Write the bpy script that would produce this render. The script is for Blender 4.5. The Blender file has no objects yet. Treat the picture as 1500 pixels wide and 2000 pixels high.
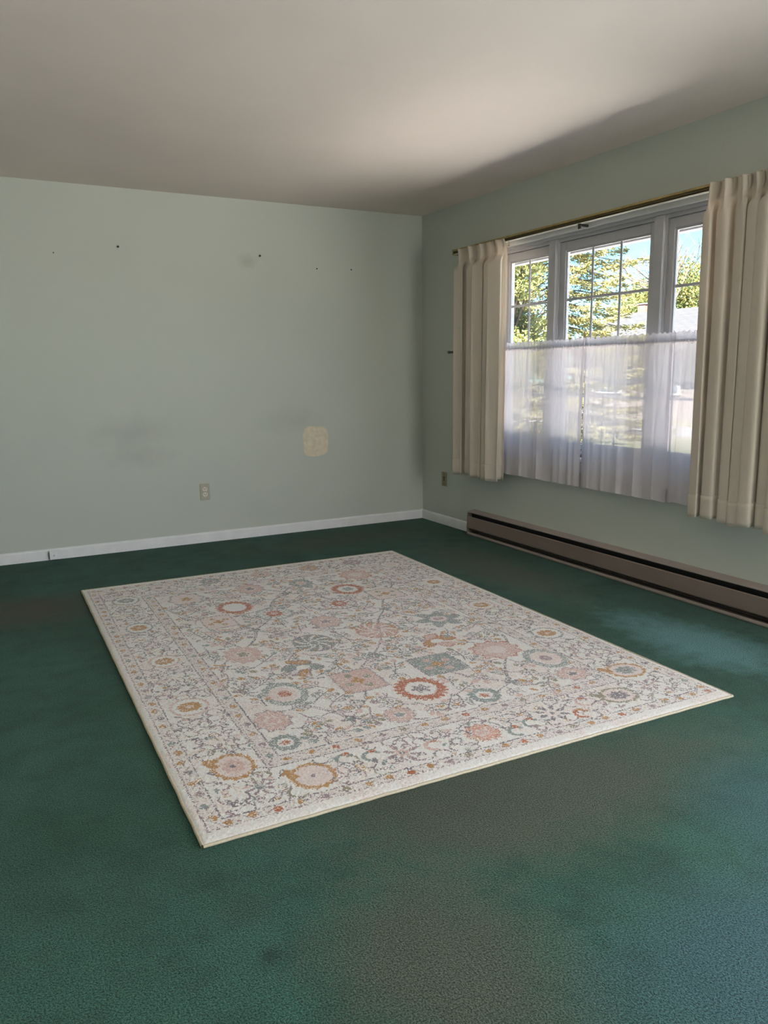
import bpy, bmesh, math, random
import numpy as np
from mathutils import Matrix, Vector

S = bpy.context.scene
COL = S.collection
random.seed(7)
RNG = np.random.default_rng(11)

# ------------------------------------------------------------------ camera
# room corner (back wall / window wall / floor) is the origin; room lies at x<0, y<0
F_PX = 1520.5
YAW, PITCH, ROLL = 0.48759, -0.178978, -0.0119466
CAM = Vector((-3.34413, -5.60157, 1.23046))
fw = Vector((math.sin(YAW) * math.cos(PITCH), math.cos(YAW) * math.cos(PITCH), math.sin(PITCH)))
r0 = Vector((math.cos(YAW), -math.sin(YAW), 0.0))
u0 = r0.cross(fw)
rt = r0 * math.cos(ROLL) + u0 * math.sin(ROLL)
up = -r0 * math.sin(ROLL) + u0 * math.cos(ROLL)
cd = bpy.data.cameras.new('camera')
cd.sensor_fit = 'HORIZONTAL'
cd.sensor_width = 36.0
cd.lens = F_PX / 1500.0 * 36.0
cd.clip_start, cd.clip_end = 0.05, 400
cam = bpy.data.objects.new('camera', cd)
COL.objects.link(cam)
m3 = Matrix((rt, up, -fw)).transposed()
cam.matrix_world = Matrix.Translation(CAM) @ m3.to_4x4()
S.camera = cam

# ------------------------------------------------------------------ view, world, sun, daylight
vs = S.view_settings
vs.view_transform = 'Standard'
vs.look = 'None'
vs.exposure = 0.0
vs.gamma = 1.0
vs.use_curve_mapping = False
S.cycles.sample_clamp_indirect = 0.0

SUN_DIR = Vector((0.47, 0.36, -0.80)).normalized()      # direction the light travels
W = bpy.data.worlds.new('sky')
S.world = W
W.use_nodes = True
wn = W.node_tree
bg = wn.nodes['Background']
sky = wn.nodes.new('ShaderNodeTexSky')
sky.sky_type = 'NISHITA'
sky.sun_disc = False
sky.sun_elevation = math.asin(-SUN_DIR.z)
sky.sun_rotation = math.atan2(-SUN_DIR.x, -SUN_DIR.y)
sky.air_density = 1.0
sky.dust_density = 0.15
sky.ozone_density = 1.6
tint = wn.nodes.new('ShaderNodeMix')
tint.data_type, tint.blend_type = 'RGBA', 'MULTIPLY'
tint.inputs[0].default_value = 1.0
tint.inputs[7].default_value = (0.50, 0.88, 1.12, 1)      # clear blue afternoon
wn.links.new(sky.outputs[0], tint.inputs[6])
wn.links.new(tint.outputs[2], bg.inputs[0])
bg.inputs[1].default_value = 0.42


def lamp(name, kind, energy, color, loc=(0, 0, 0), direction=(0, 0, -1), size=(1, 1)):
    d = bpy.data.lights.new(name, kind)
    d.energy = energy
    d.color = color
    if kind == 'AREA':
        d.shape = 'RECTANGLE'
        d.size, d.size_y = size
    o = bpy.data.objects.new(name, d)
    COL.objects.link(o)
    o.location = loc
    o.rotation_euler = Vector(direction).to_track_quat('-Z', 'Y').to_euler()
    return o


sun = lamp('sun', 'SUN', 60.0, (1.0, 0.96, 0.90), (-10, -8, 25), SUN_DIR)
sun.data.angle = 0.009
# daylight by the side opening; rear lamp is fill added for the back wall
dl1 = lamp('daylight_side_opening', 'AREA', 96, (0.86, 0.93, 1.0), (0.03, -5.75, 1.0), (-1, 0, 0), (1.9, 1.5))
dl2 = lamp('added_rear_fill', 'AREA', 64, (1.0, 0.95, 0.90), (-0.85, -8.03, 1.25), (0, 1, 0), (1.2, 1.2))


# ------------------------------------------------------------------ helpers
def lin(r, g, b):
    f = lambda c: (c / 255 / 12.92) if c / 255 <= 0.04045 else ((c / 255 + 0.055) / 1.055) ** 2.4
    return (f(r), f(g), f(b), 1.0)


class Mat:
    def __init__(self, name):
        self.m = bpy.data.materials.new(name)
        self.m.use_nodes = True
        self.t = self.m.node_tree
        self.n = self.t.nodes
        self.b = self.n['Principled BSDF']
        self.out = self.n['Material Output']

    def node(self, typ, **kw):
        nd = self.n.new(typ)
        for k, v in kw.items():
            if k in nd.inputs:
                nd.inputs[k].default_value = v
            else:
                setattr(nd, k, v)
        return nd

    def link(self, a, b):
        self.t.links.new(a, b)

    def coord(self, scale=(1, 1, 1)):
        tc = self.node('ShaderNodeTexCoord')
        mp = self.node('ShaderNodeMapping')
        mp.inputs['Scale'].default_value = scale
        self.link(tc.outputs['Object'], mp.inputs['Vector'])
        return mp.outputs[0]

    def noise(self, vec, scale, detail=3, rough=0.5):
        nz = self.node('ShaderNodeTexNoise')
        nz.inputs['Scale'].default_value = scale
        nz.inputs['Detail'].default_value = detail
        nz.inputs['Roughness'].default_value = rough
        if vec is not None:
            self.link(vec, nz.inputs['Vector'])
        return nz.outputs['Fac']

    def ramp(self, fac, stops):
        rp = self.node('ShaderNodeValToRGB')
        el = rp.color_ramp.elements
        while len(el) < len(stops):
            el.new(0.5)
        for e, (p, c) in zip(el, stops):
            e.position, e.color = p, c
        self.link(fac, rp.inputs[0])
        return rp.outputs[0]

    def mix(self, fac, a, b, blend='MIX'):
        mx = self.node('ShaderNodeMix', data_type='RGBA', blend_type=blend)
        for s, v in ((mx.inputs[0], fac), (mx.inputs[6], a), (mx.inputs[7], b)):
            if isinstance(v, (float, int, tuple)):
                s.default_value = v
            else:
                self.link(v, s)
        return mx.outputs[2]

    def math(self, op, a, b=0.0, clamp=False):
        n = self.node('ShaderNodeMath', operation=op, use_clamp=clamp)
        for s, v in ((n.inputs[0], a), (n.inputs[1], b)):
            if isinstance(v, (float, int)):
                s.default_value = v
            else:
                self.link(v, s)
        return n.outputs[0]

    def bump(self, height, strength=0.3, dist=0.002):
        bp = self.node('ShaderNodeBump')
        bp.inputs['Strength'].default_value = strength
        bp.inputs['Distance'].default_value = dist
        self.link(height, bp.inputs['Height'])
        self.link(bp.outputs[0], self.b.inputs['Normal'])
        return bp.outputs[0]


def simple(name, color, rough=0.5, metal=0.0, grain=0.06, scale=40, bump=0.0, bscale=200):
    k = Mat(name)
    v = k.coord()
    f = k.noise(v, scale, 4)
    dark = tuple(c * (1 - grain * 2) for c in color[:3]) + (1,)
    lite = tuple(min(1, c * (1 + grain * 2)) for c in color[:3]) + (1,)
    k.link(k.ramp(f, [(0.3, dark), (0.7, lite)]), k.b.inputs['Base Color'])
    k.b.inputs['Roughness'].default_value = rough
    k.b.inputs['Metallic'].default_value = metal
    if bump:
        k.bump(k.noise(v, bscale, 3), bump, 0.001)
    return k.m


def tag(o, label=None, cat=None, group=None, kind=None):
    if label: o['label'] = label
    if cat: o['category'] = cat
    if group: o['group'] = group
    if kind: o['kind'] = kind
    return o


def link_mesh(name, me, mat=None, parent=None, smooth=False):
    o = bpy.data.objects.new(name, me)
    COL.objects.link(o)
    if mat is not None:
        me.materials.clear()
        me.materials.append(mat)
    if smooth:
        for p in me.polygons:
            p.use_smooth = True
    if parent is not None:
        o.parent = parent
    return o


class MB:
    """collects boxes, tubes, extruded profiles into one mesh"""
    def __init__(self):
        self.bm = bmesh.new()

    def box(self, a, b, bevel=0.0, seg=2):
        lo = [min(a[i], b[i]) for i in range(3)]
        hi = [max(a[i], b[i]) for i in range(3)]
        r = bmesh.ops.create_cube(self.bm, size=1.0)
        vs_ = r['verts']
        for v in vs_:
            v.co = Vector([(lo[i] + hi[i]) / 2 + v.co[i] * (hi[i] - lo[i]) for i in range(3)])
        if bevel:
            es = list({e for v in vs_ for e in v.link_edges})
            bmesh.ops.bevel(self.bm, geom=es, offset=bevel, segments=seg, affect='EDGES', profile=0.5)
        return self

    def tube(self, p0, p1, r, n=12, r2=None):
        p0, p1 = Vector(p0), Vector(p1)
        d = p1 - p0
        q = d.to_track_quat('Z', 'Y').to_matrix().to_4x4()
        bmesh.ops.create_cone(self.bm, cap_ends=True, segments=n, radius1=r, radius2=r if r2 is None else r2,
                              depth=d.length, matrix=Matrix.Translation((p0 + p1) / 2) @ q)
        return self

    def ball(self, c, r, n=10, sc=(1, 1, 1)):
        bmesh.ops.create_uvsphere(self.bm, u_segments=n * 2, v_segments=n, radius=r,
                                  matrix=Matrix.Translation(c) @ Matrix.Diagonal((*sc, 1)))
        return self

    def prof_y(self, pts, y0, y1):
        """profile in (x,z) extruded along y"""
        n = len(pts)
        a = [self.bm.verts.new((x, y0, z)) for x, z in pts]
        b = [self.bm.verts.new((x, y1, z)) for x, z in pts]
        fs = [self.bm.faces.new((a[i], a[(i + 1) % n], b[(i + 1) % n], b[i])) for i in range(n)]
        fs.append(self.bm.faces.new(a)); fs.append(self.bm.faces.new(b[::-1]))
        bmesh.ops.recalc_face_normals(self.bm, faces=fs)
        return self

    def prof_x(self, pts, x0, x1):
        n = len(pts)
        a = [self.bm.verts.new((x0, y, z)) for y, z in pts]
        b = [self.bm.verts.new((x1, y, z)) for y, z in pts]
        fs = [self.bm.faces.new((a[i], a[(i + 1) % n], b[(i + 1) % n], b[i])) for i in range(n)]
        fs.append(self.bm.faces.new(a)); fs.append(self.bm.faces.new(b[::-1]))
        bmesh.ops.recalc_face_normals(self.bm, faces=fs)
        return self

    def build(self, name, mat, parent=None, smooth=False):
        me = bpy.data.meshes.new(name)
        self.bm.to_mesh(me)
        self.bm.free()
        return link_mesh(name, me, mat, parent, smooth)


def empty(name, loc=(0, 0, 0)):
    o = bpy.data.objects.new(name, None)
    o.empty_display_size = 0.05
    COL.objects.link(o)
    o.location = loc
    return o


def np_mesh(name, verts, faces):
    """verts (n,3); faces (m,4) or (m,3) array"""
    verts = np.ascontiguousarray(verts, dtype=np.float32)
    faces = np.ascontiguousarray(faces, dtype=np.int32)
    me = bpy.data.meshes.new(name)
    k = faces.shape[1]
    me.vertices.add(len(verts))
    me.vertices.foreach_set('co', verts.ravel())
    me.loops.add(faces.size)
    me.loops.foreach_set('vertex_index', faces.ravel())
    me.polygons.add(len(faces))
    me.polygons.foreach_set('loop_start', np.arange(0, faces.size, k, dtype=np.int32))
    me.polygons.foreach_set('loop_total', np.full(len(faces), k, dtype=np.int32))
    me.update(calc_edges=True)
    return me


def grid_mesh(name, P):
    """P (rows, cols, 3)"""
    r, c = P.shape[:2]
    i = np.arange(r * c).reshape(r, c)
    f = np.stack([i[:-1, :-1], i[:-1, 1:], i[1:, 1:], i[1:, :-1]], -1).reshape(-1, 4)
    return np_mesh(name, P.reshape(-1, 3), f)


# ------------------------------------------------------------------ materials
H = 2.44


def wall_mat():
    k = Mat('sage_wall_paint')
    v = k.coord()
    base = lin(198, 202, 192)
    big = k.noise(v, 1.3, 4)
    c = k.mix(k.math('MULTIPLY', big, 0.35), base, lin(188, 192, 182))
    # roller texture
    fine = k.noise(v, 260, 2)
    c = k.mix(k.math('MULTIPLY', fine, 0.12), c, lin(206, 210, 200))

    def smudge(x, z, rx, rz, col, amt, rough=9):
        nonlocal c
        sp = k.node('ShaderNodeSeparateXYZ')
        tc = k.node('ShaderNodeTexCoord')
        k.link(tc.outputs['Object'], sp.inputs[0])
        dx = k.math('DIVIDE', k.math('SUBTRACT', sp.outputs[0], x), rx)
        dz = k.math('DIVIDE', k.math('SUBTRACT', sp.outputs[2], z), rz)
        d = k.math('SQRT', k.math('ADD', k.math('MULTIPLY', dx, dx), k.math('MULTIPLY', dz, dz)))
        d = k.math('ADD', d, k.math('MULTIPLY', k.math('SUBTRACT', k.noise(v, rough, 4), 0.5), 1.1))
        f = k.math('MULTIPLY', k.math('SUBTRACT', 1.0, d, True), amt, True)
        f2 = k.math('LESS_THAN', k.math('ABSOLUTE', sp.outputs[1]), 0.05)
        c = k.mix(k.math('MULTIPLY', f, f2), c, col)
    smudge(-2.35, 0.83, 0.32, 0.16, lin(150, 152, 146), 0.28)
    smudge(-2.30, 0.66, 0.30, 0.10, lin(152, 154, 148), 0.25, 14)
    smudge(-1.46, 2.02, 0.09, 0.06, lin(168, 170, 154), 0.6, 16)
    smudge(-1.15, 0.86, 0.30, 0.12, lin(162, 164, 156), 0.3)
    k.link(c, k.b.inputs['Base Color'])
    k.b.inputs['Roughness'].default_value = 0.55
    k.b.inputs['Specular IOR Level'].default_value = 0.35
    k.bump(k.math('ADD', fine, k.math('MULTIPLY', k.noise(v, 60, 3), 1.5)), 0.10, 0.0012)
    return k.m


def ceil_mat():
    k = Mat('ceiling_plaster')
    v = k.coord()
    c = k.ramp(k.noise(v, 1.2, 4), [(0.3, lin(224, 211, 202)), (0.7, lin(232, 219, 210))])
    k.link(c, k.b.inputs['Base Color'])
    k.b.inputs['Roughness'].default_value = 0.8
    k.bump(k.noise(v, 5, 3), 0.12, 0.01)
    return k.m


def carpet_mat():
    k = Mat('green_carpet_pile')
    v = k.coord()
    deep, teal, olive, brown = lin(50, 86, 70), lin(61, 102, 89), lin(83, 92, 77), lin(82, 80, 68)
    c = k.mix(k.ramp(k.noise(v, 1.6, 5, 0.6), [(0.36, (0, 0, 0, 1)), (0.62, (1, 1, 1, 1))]), deep, teal)
    c = k.mix(k.ramp(k.noise(v, 7, 4, 0.6), [(0.45, (0, 0, 0, 1)), (0.75, (0.6, 0.6, 0.6, 1))]), c, lin(40, 66, 56))
    tc = k.node('ShaderNodeTexCoord')
    sp = k.node('ShaderNodeSeparateXYZ')
    k.link(tc.outputs['Object'], sp.inputs[0])
    warp = k.math('ADD', k.math('MULTIPLY', k.math('SUBTRACT', k.noise(v, 2.2, 4), 0.5), 1.0), k.math('MULTIPLY', k.math('SUBTRACT', k.noise(v, 14, 5, 0.65), 0.5), 0.9))

    def patch(x, y, rx, ry, col, amt):
        nonlocal c
        dx = k.math('DIVIDE', k.math('SUBTRACT', sp.outputs[0], x), rx)
        dy = k.math('DIVIDE', k.math('SUBTRACT', sp.outputs[1], y), ry)
        d = k.math('SQRT', k.math('ADD', k.math('MULTIPLY', dx, dx), k.math('MULTIPLY', dy, dy)))
        f = k.math('MULTIPLY', k.math('SUBTRACT', 1.15, k.math('ADD', d, warp), True), amt, True)
        c = k.mix(f, c, col)
    # worn traffic areas in olive and brown, lighter teal patches, a few spots
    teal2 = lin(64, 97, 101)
    patch(-1.95, -3.95, 0.75, 0.30, olive, 1.5)
    patch(-2.55, -4.40, 0.28, 0.40, olive, 1.2)
    patch(-2.25, -3.75, 0.45, 0.30, brown, 0.6)
    patch(-3.20, -1.20, 0.55, 0.34, brown, 1.1)
    patch(-0.52, -1.75, 0.26, 0.85, olive, 1.2)
    patch(-0.95, -0.45, 0.9, 0.28, brown, 0.5)
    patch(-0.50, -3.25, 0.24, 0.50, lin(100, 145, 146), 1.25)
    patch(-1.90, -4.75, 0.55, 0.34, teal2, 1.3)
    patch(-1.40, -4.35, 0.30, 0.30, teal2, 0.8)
    patch(-2.88, -4.18, 0.028, 0.028, lin(30, 46, 38), 0.6)
    patch(-2.89, -4.01, 0.07, 0.07, lin(62, 68, 56), 0.4)
    fib = k.noise(v, 230, 2, 0.8)
    c = k.mix(k.ramp(fib, [(0.40, (1, 1, 1, 1)), (0.50, (0, 0, 0, 1))]), c, k.mix(1.0, c, (0.34, 0.38, 0.37, 1), 'MULTIPLY'))
    c = k.mix(k.ramp(fib, [(0.52, (0, 0, 0, 1)), (0.68, (1, 1, 1, 1))]), c, k.mix(1.0, c, (1.7, 1.7, 1.7, 1), 'MULTIPLY'))
    k.link(c, k.b.inputs['Base Color'])
    k.b.inputs['Roughness'].default_value = 0.95
    k.b.inputs['Specular IOR Level'].default_value = 0.1
    k.b.inputs['Sheen Weight'].default_value = 0.15
    k.b.inputs['Sheen Roughness'].default_value = 0.5
    k.b.inputs['Sheen Tint'].default_value = (0.7, 0.8, 0.78, 1)
    h = k.math('ADD', fib, k.math('MULTIPLY', k.noise(v, 90, 3), 0.35))
    h = k.math('ADD', h, k.math('MULTIPLY', k.noise(v, 9, 3), 1.0))
    k.bump(h, 0.85, 0.007)
    return k.m


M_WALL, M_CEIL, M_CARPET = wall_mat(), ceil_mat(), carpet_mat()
M_TRIM = simple('white_trim_paint', lin(236, 235, 236), 0.4, grain=0.02, scale=12)
M_VINYL = simple('white_vinyl_window', lin(188, 186, 189), 0.35, grain=0.015, scale=9)
M_HEATER = simple('taupe_enamel', lin(132, 116, 107), 0.42, grain=0.03, scale=6)
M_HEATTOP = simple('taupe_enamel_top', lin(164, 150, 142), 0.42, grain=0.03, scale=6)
M_BLACK = simple('black_slot', lin(16, 15, 17), 0.6, grain=0.1)
M_DARK = simple('dark_bronze_lip', lin(66, 58, 54), 0.5, grain=0.06)
M_BRASS = simple('aged_brass', lin(176, 156, 104), 0.38, 0.7, grain=0.08, scale=25)
M_DARKBRASS = simple('dark_brass_track', lin(92, 78, 44), 0.5, 0.4, grain=0.1, scale=20)
M_RODDARK = simple('dull_steel_rod', lin(92, 90, 90), 0.45, 0.3, grain=0.05, scale=60)
M_STEEL = simple('brushed_steel', lin(150, 150, 150), 0.35, 0.8, grain=0.05, scale=60)
M_PLATE = simple('almond_plate', lin(176, 168, 148), 0.4, grain=0.03)
M_PLATE2 = simple('dark_almond_plate', lin(150, 142, 112), 0.4, grain=0.03)
M_RECEPT = simple('ivory_receptacle', lin(226, 220, 206), 0.35, grain=0.02)
M_PATCH = simple('dried_spackle', lin(226, 214, 190), 0.85, grain=0.05, scale=30, bump=0.2, bscale=60)
M_NAIL = simple('dark_nail', lin(40, 38, 34), 0.5, 0.5)


def cloth_mat(name, col, transl, transp, weave=900, tint=None):
    k = Mat(name)
    v = k.coord()
    wv = k.noise(k.coord((1, 1, 0.25)), weave, 2)
    c = k.mix(k.math('MULTIPLY', wv, 0.35), col, tuple(x * 0.8 for x in col[:3]) + (1,))
    k.link(c, k.b.inputs['Base Color'])
    k.b.inputs['Roughness'].default_value = 0.9
    k.b.inputs['Specular IOR Level'].default_value = 0.15
    k.bump(wv, 0.15, 0.0006)
    tr = k.node('ShaderNodeBsdfTranslucent')
    if tint: tr.inputs[0].default_value = tint
    else: k.link(c, tr.inputs[0])
    m1 = k.node('ShaderNodeMixShader')
    m1.inputs[0].default_value = transl
    k.link(k.b.outputs[0], m1.inputs[1]); k.link(tr.outputs[0], m1.inputs[2])
    last = m1.outputs[0]
    if transp:
        tp = k.node('ShaderNodeBsdfTransparent')
        m2 = k.node('ShaderNodeMixShader')
        m2.inputs[0].default_value = transp
        k.link(last, m2.inputs[1]); k.link(tp.outputs[0], m2.inputs[2])
        last = m2.outputs[0]
    k.link(last, k.out.inputs[0])
    return k.m


M_DRAPE = cloth_mat('cream_drape_cloth', lin(240, 229, 215), 0.28, 0.0, 700)
M_SHEER = cloth_mat('white_sheer_cloth', lin(238, 231, 235), 0.27, 0.18, 1100)


def glass_mat():
    k = Mat('window_glass')
    tp = k.node('ShaderNodeBsdfTransparent')
    tp.inputs[0].default_value = (0.985, 0.99, 0.985, 1)
    gl = k.node('ShaderNodeBsdfGlossy')
    gl.inputs['Roughness'].default_value = 0.02
    fr = k.node('ShaderNodeFresnel')
    fr.inputs[0].default_value = 1.45
    ge = k.node('ShaderNodeNewGeometry')      # reflect on the entering face only, so the thin pane has no false total reflection
    f = k.math('MULTIPLY', k.math('MULTIPLY', fr.outputs[0], 1.6), k.math('SUBTRACT', 1.0, ge.outputs['Backfacing']), True)
    mx = k.node('ShaderNodeMixShader')
    k.link(f, mx.inputs[0]); k.link(tp.outputs[0], mx.inputs[1]); k.link(gl.outputs[0], mx.inputs[2])
    k.link(mx.outputs[0], k.out.inputs[0])
    return k.m


M_GLASS = glass_mat()

# ------------------------------------------------------------------ room shell
XL, YF, T = -5.0, -8.0, 0.15          # left wall, front wall (behind camera), wall thickness
YC = -2.02                            # window centre
WY0, WY1, WZ0, WZ1 = YC + 1.00, YC - 1.00, 0.70, 2.05
W2Y0, W2Y1, W2Z0, W2Z1 = -4.75, -6.75, 0.20, 1.80      # side opening behind the camera
W3X0, W3X1, W3Z0, W3Z1 = -1.5, -0.2, 0.60, 1.90      # unseen rear opening, added to hold the fill lamp

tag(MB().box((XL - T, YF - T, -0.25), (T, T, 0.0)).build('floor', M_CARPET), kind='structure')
tag(MB().box((XL - T, YF - T, H), (T, T, H + 0.2)).build('ceiling', M_CEIL), kind='structure')
wall_back = tag(MB().box((XL - T, 0, 0), (T, T, H)).build('wall_back', M_WALL), kind='structure')
tag(MB().box((XL - T, YF - T, 0), (XL, 0, H)).build('wall_left', M_WALL), kind='structure')
mb = MB()
mb.box((0, 0, 0), (T, WY0, H)).box((0, WY0, 0), (T, WY1, WZ0)).box((0, WY0, WZ1), (T, WY1, H))
mb.box((0, WY1, 0), (T, W2Y0, H)).box((0, W2Y0, 0), (T, W2Y1, W2Z0)).box((0, W2Y0, W2Z1), (T, W2Y1, H)).box((0, W2Y1, 0), (T, YF - T, H))
wall_right = tag(mb.build('wall_right', M_WALL), kind='structure')
mb = MB()
mb.box((XL, YF - T, 0), (W3X0, YF, H)).box((W3X0, YF - T, 0), (W3X1, YF, W3Z0)).box((W3X0, YF - T, W3Z1), (W3X1, YF, H)).box((W3X1, YF - T, 0), (0, YF, H))
tag(mb.build('wall_front', M_WALL), kind='structure')

# baseboards
bp = [(0, 0), (-0.013, 0), (-0.013, 0.062), (-0.010, 0.070), (-0.004, 0.075), (0, 0.075)]
tag(MB().prof_x([(y, z) for y, z in bp], XL, -0.0005).build('baseboard_back', M_TRIM), kind='structure')
tag(MB().prof_y([(x, z) for x, z in bp], -0.0135, -0.772).build('baseboard_right', M_TRIM), kind='structure')

# ------------------------------------------------------------------ window_1
win = tag(empty('window_1', (0, YC, WZ0)), kind='structure')


def part(mbx, name, mat, parent, origin=(0, 0, 0)):
    o = mbx.build(name, mat)
    o.parent = parent
    o.matrix_parent_inverse = parent.matrix_world.inverted() if parent.type != 'EMPTY' else Matrix.Translation(-Vector(parent.location))
    return o


cw = 0.07
mb = MB()
mb.box((-0.018, WY0 + cw, WZ1 - 0.005), (0, WY1 - cw, WZ1 + 0.05), 0.004)          # head casing
mb.box((-0.024, WY0 + cw, WZ1 + 0.025), (0, WY1 - cw, WZ1 + 0.05), 0.004)
part(mb, 'head_casing', M_TRIM, win)
part(MB().box((-0.018, WY0 + cw, WZ0 - 0.02), (0, WY0 - 0.005, WZ1 - 0.006), 0.004), 'side_casing', M_TRIM, win)
part(MB().box((-0.018, WY1 + 0.005, WZ0 - 0.02), (0, WY1 - cw, WZ1 - 0.006), 0.004), 'side_casing', M_TRIM, win)
part(MB().box((-0.035, WY0 + cw + 0.02, WZ0 - 0.04), (0.03, WY1 - cw - 0.02, WZ0 - 0.012), 0.006), 'window_stool', M_TRIM, win)
part(MB().box((-0.014, WY0 + cw, WZ0 - 0.11), (0, WY1 - cw, WZ0 - 0.041), 0.004), 'apron', M_TRIM, win)
# frame lining the opening, stepped
mb = MB()
for (x0, x1, w) in ((0.0, 0.13, 0.022), (0.028, 0.11, 0.040)):
    mb.box((x0, WY0, WZ0 - 0.01), (x1, WY0 - w, WZ1)).box((x0, WY1, WZ0 - 0.01), (x1, WY1 + w, WZ1))
    mb.box((x0, WY0 - w, WZ1), (x1, WY1 + w, WZ1 - w)).box((x0, WY0 - w, WZ0 - 0.01), (x1, WY1 + w, WZ0 - 0.01 + w))
part(mb, 'jamb_frame', M_VINYL, win)
part(MB().box((0.10, WY0 + 0.03, WZ0 - 0.05), (0.24, WY1 - 0.03, WZ0 - 0.005), 0.004), 'outer_sill', M_VINYL, win)
for s in (1, -1):
    yc = YC + s * 0.432
    mb = MB().box((0.006, yc - 0.032, WZ0 + 0.03), (0.12, yc + 0.032, WZ1 - 0.022), 0.004)
    mb.box((0.026, yc - 0.038, WZ0 + 0.03), (0.11, yc + 0.038, WZ1 - 0.03), 0.003)
    part(mb, 'mullion', M_VINYL, win)

GZ0, GZ1 = 0.765, 1.955
rows = [GZ0 + (GZ1 - GZ0) * k / 4 for k in range(5)]


def sash(y_hi, y_lo, gy_hi, gy_lo, cols):
    """sash frame from y_hi..y_lo with glass gy_hi..gy_lo and a grille of muntins"""
    mbx = MB()
    z0, z1 = WZ0 + 0.032, WZ1 - 0.042
    x0, x1 = 0.040, 0.078
    mbx.box((x0, y_hi, z0), (x1, gy_hi, z1), 0.003).box((x0, gy_lo, z0), (x1, y_lo, z1), 0.003)
    mbx.box((x0, gy_hi, GZ1), (x1, gy_lo, z1), 0.003).box((x0, gy_hi, z0), (x1, gy_lo, GZ0), 0.003)
    # glazing bead
    bw = 0.010
    mbx.box((x0 + 0.010, gy_hi, GZ0), (x0 + 0.018, gy_hi - bw, GZ1)).box((x0 + 0.010, gy_lo + bw, GZ0), (x0 + 0.018, gy_lo, GZ1))
    mbx.box((x0 + 0.010, gy_hi - bw, GZ1 - bw), (x0 + 0.018, gy_lo + bw, GZ1)).box((x0 + 0.010, gy_hi - bw, GZ0), (x0 + 0.018, gy_lo + bw, GZ0 + bw))
    so = part(mbx, 'sash', M_VINYL, win)
    ys = [gy_hi + (gy_lo - gy_hi) * k / cols for k in range(cols + 1)]

    def sub(mby, name, mat):
        o = mby.build(name, mat)
        o.parent = so
        return o
    for yv in ys[1:-1]:
        sub(MB().box((0.0535, yv - 0.008, GZ0), (0.0585, yv + 0.008, GZ1), 0.001), 'muntin', M_VINYL)
    for zv in rows[1:-1]:
        sub(MB().box((0.0538, gy_hi, zv - 0.008), (0.0582, gy_lo, zv + 0.008), 0.001), 'muntin', M_VINYL)
    for a, b in zip(ys[:-1], ys[1:]):
        for c, d in zip(rows[:-1], rows[1:]):
            sub(MB().box((0.059, a, c), (0.062, b, d)), 'pane', M_GLASS)


sash(YC + 0.394, YC - 0.394, YC + 0.345, YC - 0.345, 3)
sash(WY0 - 0.04, YC + 0.470, WY0 - 0.085, YC + 0.510, 2)
sash(YC - 0.470, WY1 + 0.04, YC - 0.510, WY1 + 0.085, 2)

# side window and added rear opening, behind the camera: plain white frames
for nm, boxes in (('window_2', [((0, W2Y0, W2Z0), (T, W2Y0 - 0.05, W2Z1)), ((0, W2Y1, W2Z0), (T, W2Y1 + 0.05, W2Z1)), ((0, W2Y0 - 0.05, W2Z1 - 0.05), (T, W2Y1 + 0.05, W2Z1)), ((0, W2Y0 - 0.05, W2Z0), (T, W2Y1 + 0.05, W2Z0 + 0.05))]),
                  ('added_rear_window', [((W3X0, YF, W3Z0), (W3X0 + 0.05, YF - T, W3Z1)), ((W3X1, YF, W3Z0), (W3X1 - 0.05, YF - T, W3Z1)), ((W3X0 + 0.05, YF, W3Z1 - 0.05), (W3X1 - 0.05, YF - T, W3Z1)), ((W3X0 + 0.05, YF, W3Z0), (W3X1 - 0.05, YF - T, W3Z0 + 0.05))])):
    mb = MB()
    for a, b in boxes:
        mb.box(a, b, 0.003)
    wo = tag(mb.build(nm, M_VINYL), kind='structure')
    if nm == 'window_2':
        MB().box((0.10, W2Y0 - 0.05, W2Z0 + 0.05), (0.104, W2Y1 + 0.05, W2Z1 - 0.05)).build('pane', M_GLASS, wo)
    else:
        MB().box((W3X0 + 0.05, YF - 0.104, W3Z0 + 0.05), (W3X1 - 0.05, YF - 0.10, W3Z1 - 0.05)).build('pane', M_GLASS, wo)

# ------------------------------------------------------------------ wall details
patch_pts = []
for k in range(48):
    a = 2 * math.pi * k / 48
    e = 4.0
    cx, sx = math.cos(a), math.sin(a)
    rr = (abs(cx) ** e + abs(sx) ** e) ** (-1 / e)
    rr *= 1 + 0.02 * math.sin(3 * a + 1) + 0.012 * math.sin(7 * a)
    patch_pts.append((-0.968 + 0.102 * rr * cx, 0.70 + 0.113 * rr * sx))
bm_ = MB()
fr_ = [bm_.bm.verts.new((x, -0.0018, z)) for x, z in patch_pts]
bk_ = [bm_.bm.verts.new((-0.968 + (x + 0.968) * 1.03, 0.0, 0.70 + (z - 0.70) * 1.03)) for x, z in patch_pts]
bm_.bm.faces.new(fr_)
for i in range(48):
    bm_.bm.faces.new((fr_[i], fr_[(i + 1) % 48], bk_[(i + 1) % 48], bk_[i]))
bmesh.ops.recalc_face_normals(bm_.bm, faces=bm_.bm.faces)
tag(bm_.build('spackle_patch', M_PATCH, wall_back), label='rounded square patch of dried beige spackle')

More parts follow.
